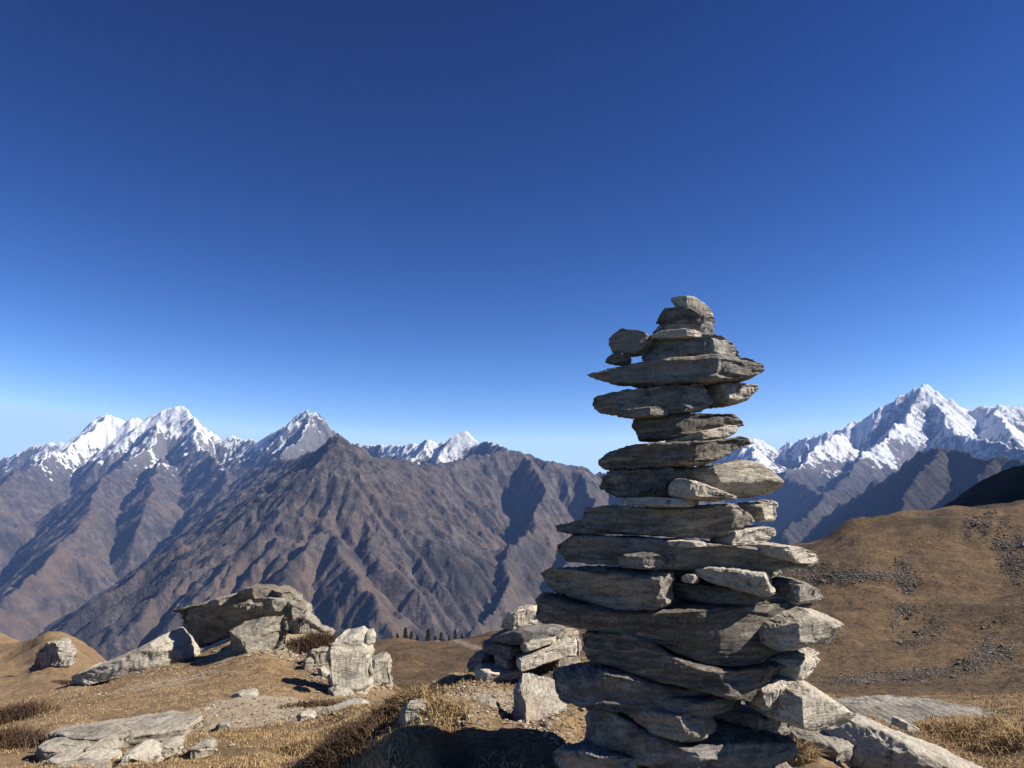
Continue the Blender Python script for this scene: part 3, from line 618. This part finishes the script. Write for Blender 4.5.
for k_, (lab, tp, bt, dd, mt) in enumerate([
    ('grey block left of the tall cream boulder', '306,650 314,646 326,645 332,650', '306,660 316,663 326,664 332,664', .6, M_OUT),
    ('small bright white stone among the dark scrub beside the cream boulder', '317,668 321,664 327,670 332,674', '317,670 321,676 327,678 332,676', .3, M_OUTP),
    ('brown stone at the foot of the grey block', '302,660 308,656 314,660', '302,669 308,671 314,668', .4, M_OUT),
    ('flat stone in front of the tall cream boulder', '328,684 338,681 350,684 354,690', '328,692 338,695 348,696 354,694', .6, M_OUTP),
    ('long low rib of rock in the grass before the cream boulder', '328,703 345,699 362,697 370,701', '328,707 345,709 362,707 370,704', .5, M_OUTP)]):
    lay('boulder', lab, 'rock', tp, bt, dd, mt, BG, seed=330 + k_, nu=80, nv=50, c=.4)
lay('rock_slab', 'broad whitish rock slab sloping up at the far left edge of the meadow', 'rock slab',
    '82,670 100,662 120,653 145,643 165,631 177,626 185,634 193,652', '82,674 105,673 135,671 165,668 185,663 193,659', 2.4, M_OUTP, None, Y=16.9, zt=.1, c=.2, e=(.75, .5), seed=342, rough=.6, nu=180, n=4)
lay('rock_slab', 'dark craggy rock face on the far brown hill at the left', 'rock', '30,668 38,650 48,639 60,638 70,644 76,652', '30,676 45,674 56,670 66,664 76,660', 3.0, M_BLDG, None, base=(48, 668), seed=344, rough=1.2, c=.8)
# layered rocks, lower left
LG = 'layered rocks in the lower left corner'
for k_, (lab, tp, bt, dd, cc, mt, yy) in enumerate([
    ('flat whitish top slab of the layered rocks at lower left', '52,729 80,728 110,726 140,724 170,721 198,720', '52,737 80,738 110,737 140,735 170,732 198,729', .8, .35, M_BLDP, 5.75),
    ('dark-edged slab right below the whitish top slab', '50,733 70,731 100,731 128,734', '50,741 75,743 105,743 128,742', .5, .6, M_BLD, 5.25),
    ('short rounded block at the left of the layered rocks', '38,746 44,741 60,741 84,743 88,748', '38,752 50,754 70,754 88,753', .4, .5, M_BLD, 5.05),
    ('pale wedge under the middle of the layered rocks', '84,748 95,742 108,742 114,748', '84,756 96,758 108,757 114,754', .35, .5, M_BLDP, 5.0),
    ('lower slab of the layered rocks with yellowish lichen', '50,757 65,753 90,753 115,755', '50,764 70,766 95,766 115,764', .5, .4, M_BLDP, 4.85),
    ('squarish rock right of the layered rocks', '124,752 135,746 150,747 156,754', '124,772 135,776 150,776 156,768', .45, .4, M_BLDP, 4.7),
    ('grey flake leaning behind the squarish rock', '150,750 160,742 172,740 180,744', '150,760 160,758 172,752 180,748', .35, .5, M_BLD, 4.9),
    ('bluish flat stone in the grass right of the layered rocks', '186,754 195,744 210,742 215,745', '186,760 198,760 208,755 215,749', .3, .5, M_BLD, None),
    ('lowest rock of the layered group cut by the picture edge', '40,770 60,764 90,764 120,768', '40,782 70,784 100,784 120,782', .5, .5, M_BLD, 4.5)]):
    lay('layered_rock', lab, 'rock', tp, bt, dd, mt, LG, Y=yy, seed=350 + k_, c=cc, nu=110, nv=70, n=6)
# the small cairn behind
SG = 'stones of the small cairn behind the tall one'
YS = 4.95
for k_, (lab, tp, bt, dy, dd, cc, mt) in enumerate([
    ('dark top stone of the small cairn with a sunlit upper right edge', '500,626 508,613 518,607 530,605 541,606', '500,630 510,629 525,626 536,624 541,618', 0, .25, .25, M_ST4),
    ('wide tapering mottled slab under the top stone of the small cairn', '490,637 505,630 520,624 535,624 550,625 564,627', '490,640 510,641 530,639 548,635 564,629', -.03, .4, .35, M_ST3),
    ('thin pale wedge in the middle of the small cairn', '520,641 530,637 545,636 556,635', '520,648 532,647 545,643 556,640', -.1, .35, .1, M_ST4),
    ('shaded slab jutting left from the middle of the small cairn', '482,642 495,640 510,640 530,642', '482,651 500,653 515,652 530,650', .02, .4, .6, M_ST),
    ('long sunlit plank-like slab tilted across the small cairn', '515,655 530,650 550,644 576,638', '515,662 523,666 545,659 560,656 577,653', -.12, .45, .08, M_ST4),
    ('dark block left of the tilted plank-like slab', '494,654 500,651 510,652 518,655', '494,665 500,668 510,668 518,667', -.06, .3, .6, M_ST3),
    ('shadowed rock at the far left of the small cairn', '466,664 475,655 485,650 500,652', '466,672 478,672 490,671 500,670', .1, .35, .4, M_ST),
    ('low pale rim stone at the foot of the small cairn', '474,669 482,665 495,666 510,668 524,667', '474,675 490,676 510,676 524,674', -.1, .4, .3, M_ST4),
    ('weathered brown core stone showing between the slabs of the small cairn', '520,640 545,632 565,628 582,630', '520,676 545,676 570,674 582,670', .12, .4, .5, M_ST2)]):
    rock('small_cairn_stone', lab, 'stone', L(tp), L(bt), YS + dy, dd, mt, SG, seed=400 + k_, c=cc, nu=90, nv=60, rough=.8)
lay('boulder', 'smooth pale block half buried in the mound below the small cairn', 'boulder',
    '511,700 515,682 523,673 540,676 556,673 567,684', '511,708 516,718 530,724 550,716 567,700', .45, M_BLDP, None, base=(535, 722), c=.25, e=(.4, .4), seed=425, rough=.8, n=4, cuts=14, lean=1.2, facet=1.2)
lay('boulder', 'mottled grey-and-white stone on the mound crest', 'rock', '472,698 478,694 490,694 500,700', '472,704 482,708 494,712 500,706', .25, M_BLD, None, seed=421, nu=70, nv=50)
lay('boulder', 'flat grey stone lying by the shadow of the dark scrub', 'rock', '330,738 342,730 358,727 372,728', '330,745 345,744 360,738 372,733', .35, M_BLD, None, seed=422, nu=80, nv=50)
lay('boulder', 'pale stone at the bottom edge in the cairn shadow', 'rock', '370,760 380,752 392,747 398,752', '370,775 382,778 394,776 398,768', .3, M_BLD, None, seed=423, nu=80, nv=50)
# right side
lay('boulder', 'big grey boulder with a white sloping back in the lower right corner', 'boulder',
    '832,736 836,722 846,713 862,708 880,711 900,717 930,728 960,741 990,754 1020,768', '832,790 850,830 900,840 950,835 990,820 1012,800', .6, M_BLDP, None, Y=2.88, c=.8, e=(.2, .5), seed=431, rough=.5, nu=200, nv=120, n=5, zt=.3, facet=.25)
lay('rock_slab', 'long flat grey rock slab behind the white-backed boulder', 'rock slab',
    '838,698 870,695 920,695 965,695 1000,699 1016,706', '838,716 870,728 920,735 960,738 1000,722 1016,712', 1.4, M_BLDG, None, Y=5.7, zt=.45, c=.4, seed=432, rough=1.5, lay=1.5, nu=200, nv=120, n=8, e=(.8, .7), facet=.4)
lay('boulder', 'little ochre stone lying on top of the white-backed boulder', 'rock', '892,718 896,714 906,718 917,724', '892,722 898,724 908,727 917,727', .1, M_ST4, None, Y=2.72, seed=433, nu=70, nv=50)
lay('boulder', 'low grey rock in shade between the cairn foot and the big boulder', 'rock', '792,722 810,719 835,720 852,726', '792,745 812,752 835,750 852,740', .4, M_BLD, None, Y=2.95, seed=434, nu=90, nv=60)
lay('boulder', 'sunlit rock corner at the bottom right picture edge', 'rock', '985,752 1000,756 1015,762 1035,768', '985,775 1000,790 1015,795 1035,790', .5, M_BLDP, None, Y=3.3, seed=435, nu=90, nv=60)
# broken stones in the shade left of the cairn foot and sunk into the meadow
for k_, (lab, tp, bt, dd, mt) in enumerate([
    ('flat shaded stone just left of the leaning foot stone', '500,750 520,744 540,743 552,748', '500,758 522,762 552,758', .2, M_BLD),
    ('angular shaded stone on the crest of the dark mound', '398,712 408,703 420,702 430,709', '398,720 412,724 430,718', .16, M_BLD),
    ('half buried shaded stone in the middle of the dark mound', '440,742 452,735 468,737 476,744', '440,750 456,754 476,751', .18, M_BLD),
    ('small shaded stone low on the dark mound', '410,757 420,751 432,753 436,758', '410,763 424,766 436,762', .12, M_BLD)]):
    lay('broken_stone', lab, 'rock', tp, bt, dd, mt, 'broken stones left of the cairn foot', seed=450 + k_, nu=80, nv=50, zt=0)
for k_, (lab, tp, bt, dd, mt) in enumerate([
    ('pale stone on the bare soil before the tall cream boulder', '296,715 303,711 312,712 316,716', '296,719 305,721 316,719', .25, M_BLDP),
    ('small dark stone left of the bare soil patch', '214,726 220,722 228,723 231,727', '214,730 222,732 231,730', .2, M_BLD),
    ('flat grey stone in the meadow above the whitish slab', '232,694 240,691 252,691 258,694', '232,697 244,698 258,697', .4, M_BLD)]):
    lay('meadow_stone', lab, 'rock', tp, bt, dd, mt, 'stones sunk into the meadow', seed=460 + k_, nu=60, nv=40, zt=0)
# ---------------------------------------------------------------- dry grass, pebbles, scree, scrub, firs
rg = np.random.default_rng(11)
def leafmat(name, a, b):
    t = NT(name); v = t.coord((1, 1, 1)); c = t.mix(t.ramp(t.noise(v, 9, 3, .6), [(.35, 0.0), (.65, 1.0)]), a, b)
    c = t.mix(t.attr('tone'), c, tuple(min(1, q * 1.9) for q in b)); return t.done(c, .9)
M_GR = leafmat('dry grass', (.22, .14, .065), (.42, .30, .15))
M_SC = leafmat('dark scrub', (.06, .035, .022), (.13, .08, .045))
def blades(P, hgt, wid, lean, rng):
    """curved tapering blades: 5 vertices each"""
    n = len(P); a = rng.uniform(0, 2 * np.pi, n); d = np.stack([np.cos(a), np.sin(a), 0 * a], -1)
    b = rng.uniform(0, 2 * np.pi, n); w = np.stack([np.cos(b), np.sin(b), 0 * b], -1) * wid[:, None]
    ln = (rng.uniform(.1, 1, n) * lean)[:, None]; h = hgt[:, None]; up = np.array([0, 0, 1.0])
    p0 = P - w / 2; p1 = P + w / 2; m = P + up * h * .6 + d * ln * h * .3
    m0 = m - w * .35; m1 = m + w * .35; tp = P + up * h * (1 - .3 * ln) + d * ln * h
    co = np.stack([p0, p1, m1, m0, tp], 1).reshape(-1, 3); i = (np.arange(n) * 5)[:, None]
    f = np.concatenate([i + [0, 1, 2], i + [0, 2, 3], i + [3, 2, 4]])
    return co, f, np.repeat(rng.uniform(0, .5, n)**1.5, 5)
def gm(arr, x, y): return _bil(arr, g_az, g_lr, np.arctan2(x, y), np.log(np.hypot(x, y)))
def scatter(n, y0, y1, spread=.78, pw=1.0):
    Y = y0 * (y1 / y0)**rg.uniform(0, 1, n); X = rg.uniform(-spread, spread, n) * (Y + .8); return X, Y
def grass(name, n, y0, y1, hmin, hmax, thr, kind='stuff'):
    X, Y = scatter(n, y0, y1)
    tuft = fbm(X * 1.3, Y * 1.3, None, 3, 77) + .6 * fbm(X * 6, Y * 6, None, 2, 78)
    k = (tuft > thr + rg.normal(0, .12, n)) & (gm(bare, X, Y) < rg.uniform(.2, .9, n))
    X, Y, tuft = X[k], Y[k], tuft[k]; Z = gz(X, Y)
    h = rg.uniform(hmin, hmax, len(X)) * (1 + 1.3 * np.clip(tuft, 0, 1)); w = .0016 + .0009 * Y * rg.uniform(.5, 1, len(X))
    co, f, tn = blades(np.stack([X, Y, Z - .005], -1), h, w, 1.8, rg)
    link(name, mesh_from(name, co, f, M_GR, False, {'tone': tn}), kind=kind)
grass('grass', 110000, 2.2, 7.0, .008, .03, -.2)
grass('grass', 120000, 5.5, 24.0, .010, .035, -.1)
# pebbles
ICO = None
def blobs(P, s, rng, flat=.7):
    """small angular stones: jittered octahedra split once"""
    base = np.array([[1,0,0],[-1,0,0],[0,1,0],[0,-1,0],[0,0,1],[0,0,-1],[.6,.6,.5],[-.6,.6,.5],[-.6,-.6,.5],[.6,-.6,.5]], float)
    fc = np.array([[0,6,9],[2,7,6],[1,8,7],[3,9,8],[4,6,7],[4,7,8],[4,8,9],[4,9,6],[0,2,6],[2,1,7],[1,3,8],[3,0,9],[0,5,2],[2,5,1],[1,5,3],[3,5,0]])
    n = len(P); a = rng.uniform(0, 2 * np.pi, n); V = base[None] * (1 + rng.uniform(-.35, .35, (n, 10, 3)))
    V = V * np.stack([rng.uniform(.6, 1.3, n), rng.uniform(.6, 1.2, n), np.full(n, flat) * rng.uniform(.5, 1.2, n)], -1)[:, None, :]
    ca_, sa_ = np.cos(a)[:, None], np.sin(a)[:, None]
    V = np.stack([V[..., 0] * ca_ - V[..., 1] * sa_, V[..., 0] * sa_ + V[..., 1] * ca_, V[..., 2]], -1) * s[:, None, None] + P[:, None, :]
    return V.reshape(-1, 3), (fc[None] + (np.arange(n) * 10)[:, None, None]).reshape(-1, 3), np.repeat(rng.uniform(0, 1, n), 10)
def stonemat(name, cols):
    t = NT(name); v = t.coord((1, 1, 1)); c = t.ramp(t.attr('tone'), [(i / (len(cols) - 1), q) for i, q in enumerate(cols)]); return t.done(c, .9)
M_PB = stonemat('pebble', [(.14, .11, .08), (.24, .19, .135), (.32, .26, .19), (.42, .36, .28)])
M_SR = stonemat('scree stone', [(.07, .058, .046), (.12, .10, .08), (.18, .155, .128), (.28, .255, .22)])
X, Y = scatter(120000, 2.2, 14)
k = (gm(bare, X, Y) + .8 * fbm(X * 2, Y * 2, None, 3, 90) > rg.uniform(.1, 1.0, len(X)) + np.clip((Y - 5) / 4, 0, 1) * rg.uniform(0, 1, len(X))); X, Y = X[k], Y[k]
s = .0035 * np.exp(rg.normal(0, .5, len(X))) * (.6 + .22 * Y)
co, f, tn = blobs(np.stack([X, Y, gz(X, Y) + s * .2], -1), s, rg)
link('gravel', mesh_from('gravel', co, f, M_PB, False, {'tone': tn}), kind='stuff')
# broken rubble gathered round the foot of the outcrop, the knoll, the small cairn and the mound
pts = []; siz = []
for (a_, b_, ra, rb, n_k, sz) in [(250,650,45,6,220,.07),(300,655,20,10,220,.08),(322,672,16,12,240,.07),(345,697,30,5,160,.05),(385,692,12,6,60,.06),(140,672,60,5,160,.06),(110,748,60,14,150,.03),
        (200,748,30,8,60,.03),(470,684,30,8,260,.022),(535,715,28,16,420,.018),(470,715,40,14,380,.016),(560,735,20,12,160,.016),(400,700,20,10,120,.02),(300,712,50,8,120,.03),(800,750,20,10,120,.012),(880,708,50,6,100,.03),(60,690,40,8,90,.05),(260,600,20,4,0,.1)]:
    for _ in range(n_k):
        h_ = hit(a_ + rg.normal() * ra * .6, b_ + rg.normal() * rb * .6, 2.3, 40)
        if h_: pts.append(h_); siz.append(sz * .34 * math.exp(min(rg.normal(0, .45), .8)))
pts = np.array(pts); siz = np.array(siz)
co, f, tn = blobs(pts + np.stack([0 * siz, 0 * siz, siz * .1], -1), siz, rg, .6)
link('rubble', mesh_from('rubble', co, f, M_PB, False, {'tone': tn}), kind='stuff')
# scree fields on the right hillside: patches given where they lie on the slope
PAT = [(800,568,20,10,500),(812,577,18,8,400),(840,578,14,6,350),(860,576,14,6,450),(880,577,12,5,250),(905,578,12,7,380),(902,566,6,8,150),(908,590,7,5,120),
       (905,611,12,6,350),(895,622,6,6,100),(915,638,20,8,260),(935,630,12,10,150),(955,612,60,25,120),(900,676,36,5,900),(860,680,36,5,900),(940,672,30,6,500),(975,664,14,9,550),(990,650,10,9,350),(1005,655,14,12,300),
       (985,530,7,10,160),(1000,545,8,8,180),(1012,562,10,10,320),(1020,575,10,9,220),(1018,545,8,8,200),(1005,525,6,6,80),(990,515,6,5,60),(975,523,10,6,120),(968,532,4,10,60),(880,600,60,30,200),(920,560,60,30,150),(1040,600,30,30,250),(840,640,40,20,120),(1020,680,40,6,250),(985,640,20,20,200),(1060,660,30,10,300)]
pts = []; siz = []
for (a_, b_, ra, rb, n_k) in PAT:
    for _ in range(int(n_k * 2.2)):
        h_ = hit(a_ + rg.normal() * ra * .6, b_ + rg.normal() * rb * .6, 40, 600)
        if h_ and h_[1] > 60: pts.append(h_); siz.append(h_[1] / 770 * .52 * math.exp(rg.normal(0, .45)) * (.8 if ra > 25 else 1))
pts = np.array(pts); siz = np.array(siz)
co, f, tn = blobs(pts + np.stack([0 * siz, 0 * siz, siz * .2], -1), siz, rg, .8)
link('scree', mesh_from('scree', co, f, M_SR, False, {'tone': tn}), kind='stuff')
# low scrub
def shrub(label, px, py, r, h, n, mat=M_SC, name='shrub', cat='shrub', group='low scrub on the ridge', wid=1.0, lean=1.5):
    p = hit(px, py)
    if not p: return
    P = np.clip(rg.normal(0, .40, (n, 2)), -.85, .85) * r; X, Y = P[:, 0] + p[0], P[:, 1] + p[1]
    Z = gz(X, Y); q = np.exp(-(P**2).sum(1) / r**2)
    co, f, tn = blades(np.stack([X - p[0], Y - p[1], Z - p[2] - .01], -1), h * (.35 + .65 * q) * rg.uniform(.5, 1.1, n), wid * (.0015 + .0008 * p[1]) * rg.uniform(.6, 1.5, n), lean, rg)
    link(name, mesh_from(name, co, f, mat, False, {'tone': tn * (1 if mat is M_GR else .3)}), None, p, label, cat, group)
for q in [('dark scrub clump right at the left picture edge, above the straw grass', 8, 722, .55, .30, 1500), ('reddish scrub clump at the left edge nearest the bottom corner', 14, 748, .30, .22, 1200),
          ('dark scrub strip in the hollow below the whitish slab', 70, 684, 1.2, .3, 1200), ('rusty scrub behind the white stone, left of the cream boulder', 318, 645, .7, .35, 1500),
          ('dark scrub bush on the mound left of the small cairn', 402, 708, .16, .09, 1500), ('scrub bush below the mound crest bush', 352, 742, .2, .09, 1400),
          ('dark tuft at the foot of the cream boulder', 352, 690, .25, .16, 500), ('small scrub on the mound crest', 430, 694, .1, .05, 700), ('dark low scrub on the bare patch before the outcrop', 315, 706, .4, .1, 900),
          ('scrub in the shade at the bottom, left of the tall cairn', 330, 762, .14, .08, 1000)]:
    shrub(*q)
GG = 'tufts of dry straw grass'
for q in [('straw grass tuft between the cairn foot and the white-backed boulder', 806, 742, .09, .11, 900), ('wispy straw tuft under the white-backed boulder, near the bottom edge', 800, 760, .06, .09, 500),
          ('tall straw grass clump right of the grey slab', 985, 738, .30, .15, 1300), ('straw grass clump in front of the grey slab', 950, 734, .2, .10, 800), ('straw grass clump at the right picture edge', 1015, 748, .22, .13, 900),
          ('yellow straw tuft on the mound, left of the small cairn', 412, 706, .12, .09, 700), ('straw tuft right of the yellow mound tuft', 440, 712, .12, .07, 600),
          ('straw tuft low on the mound by the bottom edge', 300, 752, .2, .1, 700), ('straw grass clump under the cream boulder', 395, 690, .3, .12, 900)]:
    shrub(*q[:6], mat=M_GR, name='grass_tuft', cat='grass tuft', group=GG)
# firs along the saddle
M_BK = NT('fir bark').done((.09, .065, .045), .9); M_FR = leafmat('fir needles', (.018, .028, .014), (.035, .05, .025))
def fir(label, px, py, hpx, Y):
    p = at(px, py, Y); x, y = float(p[0]), float(p[1]); z = float(gz(x, y)); h = hpx / 770 * Y
    e = bpy.data.objects.new('fir_tree', None); COL.objects.link(e); e.location = (x, y, z - .2); e['label'] = label; e['category'] = 'tree'; e['group'] = 'fir trees on the saddle'
    a = np.linspace(0, 2 * np.pi, 7)[:-1]; rr = h * .022
    co = np.concatenate([np.stack([np.cos(a) * r_, np.sin(a) * r_, 0 * a + zz], -1) for r_, zz in ((rr, 0), (rr * .6, h * .5), (.02, h * .98))])
    f = grid_faces(3, 6, True); link('trunk', mesh_from('trunk', co, f, M_BK), e)
    n = 900; t = rg.uniform(.06, 1, n)**1.0; R = h * .30 * (1 - t)**.8 * (1 + .35 * np.sin(t * 60)) + h * .01
    an = rg.uniform(0, 2 * np.pi, n); ra = R * rg.uniform(.3, 1, n)
    P = np.stack([np.cos(an) * ra, np.sin(an) * ra, t * h - ra * .25], -1); s_ = h * .035 * rg.uniform(.6, 1.4, n)
    V = P[:, None, :] + rg.normal(0, 1, (n, 3, 3)) * s_[:, None, None] * np.array([1, 1, .55])
    link('crown', mesh_from('crown', V.reshape(-1, 3), np.arange(3 * n).reshape(-1, 3), M_FR, False, {'tone': rg.uniform(0, .2, 3 * n)}), e)
for lab, px, py, hp in [('leftmost small fir at the left end of the row on the saddle', 391, 652.5, 7), ('short fir second in the row on the saddle', 397, 652, 9), ('full fir third from the left on the saddle', 405, 651.5, 12),
                        ('fir close beside the full fir on the saddle', 411, 651.5, 10), ('low fir between the two tall groups on the saddle', 417, 651.5, 8), ('tallest slender fir near the middle of the row', 428, 650.5, 13),
                        ('squat fir right of the tallest slender one', 435, 650, 8), ('dense fir right of the squat one, before the trail end', 441, 649.5, 10), ('fir standing alone above the trail', 455, 647.5, 9), ('small fir at the right end of the row by the small cairn', 462, 646.5, 7), ('tiny fir just left of the lone one above the trail', 449, 648.5, 6)]:
    fir(lab, px, py, hp * 1.35, 384)
# ---------------------------------------------------------------- air, sky, sun, render settings
def haze():
    m = bpy.data.materials.new('haze air'); m.use_nodes = True; n = m.node_tree.nodes; n.remove(n['Principled BSDF'])
    pv = n.new('ShaderNodeVolumePrincipled'); pv.inputs['Color'].default_value = (.24, .43, .95, 1); pv.inputs['Density'].default_value = HAZE_D
    pv.inputs['Anisotropy'].default_value = 0.0
    m.node_tree.links.new(pv.outputs[0], n['Material Output'].inputs['Volume'])
    x0, x1, y0, y1, z0, z1 = -22500, 22500, -1500, 25600, -1700, 2750
    co = np.array([[x, y, z] for x in (x0, x1) for y in (y0, y1) for z in (z0, z1)], float)
    f = np.array([[0,1,3,2],[4,6,7,5],[0,4,5,1],[2,3,7,6],[0,2,6,4],[1,5,7,3]])
    link('haze', mesh_from('haze', co, f, m, False), kind='stuff')
SKY_K = [(2.2, 3.1, 3.0, 6.2), (3.75, 2.42, 6.0, 9.0), (5.75, 1.95, 10.0, 12.5)]
HAZE_D = 1.7e-5
haze()
w = bpy.data.worlds.new('World'); S.world = w; w.use_nodes = True
sk = w.node_tree.nodes.new('ShaderNodeTexSky'); sk.sky_type = 'NISHITA'; sk.sun_disc = False
sk.sun_elevation = SUN_EL; sk.sun_rotation = SUN_AZ
sk.altitude = 3700; sk.air_density = 1.0; sk.dust_density = .05; sk.ozone_density = 3.0
bg = w.node_tree.nodes['Background']; bg.inputs[1].default_value = .052
# high thin air: each channel gets a steeper fall from the horizon to the zenith; capped so that the glow round the sun stays tame
T_ = w.node_tree; N_ = T_.nodes; sp_ = N_.new('ShaderNodeSeparateColor'); cb_ = N_.new('ShaderNodeCombineColor'); T_.links.new(sk.outputs[0], sp_.inputs[0])
for c_i, (ref, p_, k_, mx_) in enumerate(SKY_K):
    a_ = N_.new('ShaderNodeMath'); a_.operation = 'MULTIPLY'; a_.inputs[1].default_value = 1 / ref; T_.links.new(sp_.outputs[c_i], a_.inputs[0])
    b_ = N_.new('ShaderNodeMath'); b_.operation = 'POWER'; b_.inputs[1].default_value = p_; T_.links.new(a_.outputs[0], b_.inputs[0])
    d_ = N_.new('ShaderNodeMath'); d_.operation = 'MULTIPLY'; d_.inputs[1].default_value = k_; T_.links.new(b_.outputs[0], d_.inputs[0])
    e_ = N_.new('ShaderNodeMath'); e_.operation = 'MINIMUM'; e_.inputs[1].default_value = mx_; T_.links.new(d_.outputs[0], e_.inputs[0])
    T_.links.new(e_.outputs[0], cb_.inputs[c_i])
T_.links.new(cb_.outputs[0], bg.inputs[0])
sd = bpy.data.lights.new('sun', 'SUN'); sd.energy = 5.0; sd.angle = math.radians(.53); sd.color = (1.0, .93, .82)
so = bpy.data.objects.new('sun', sd); COL.objects.link(so); so.rotation_euler = (math.pi / 2 - SUN_EL, 0, -SUN_AZ + math.pi)
so.rotation_euler = (math.pi / 2 - SUN_EL, 0, math.pi - SUN_AZ)
S.render.engine = 'CYCLES'
S.view_settings.view_transform = 'Standard'; S.view_settings.look = 'None'; S.view_settings.gamma = 1; S.view_settings.exposure = 1.0
c_ = S.cycles
c_.max_bounces = 5; c_.diffuse_bounces = 1; c_.glossy_bounces = 1; c_.transmission_bounces = 0; c_.volume_bounces = 0; c_.transparent_max_bounces = 4
c_.use_denoising = True; c_.denoiser = 'OPENIMAGEDENOISE'; c_.caustics_reflective = False; c_.caustics_refractive = False
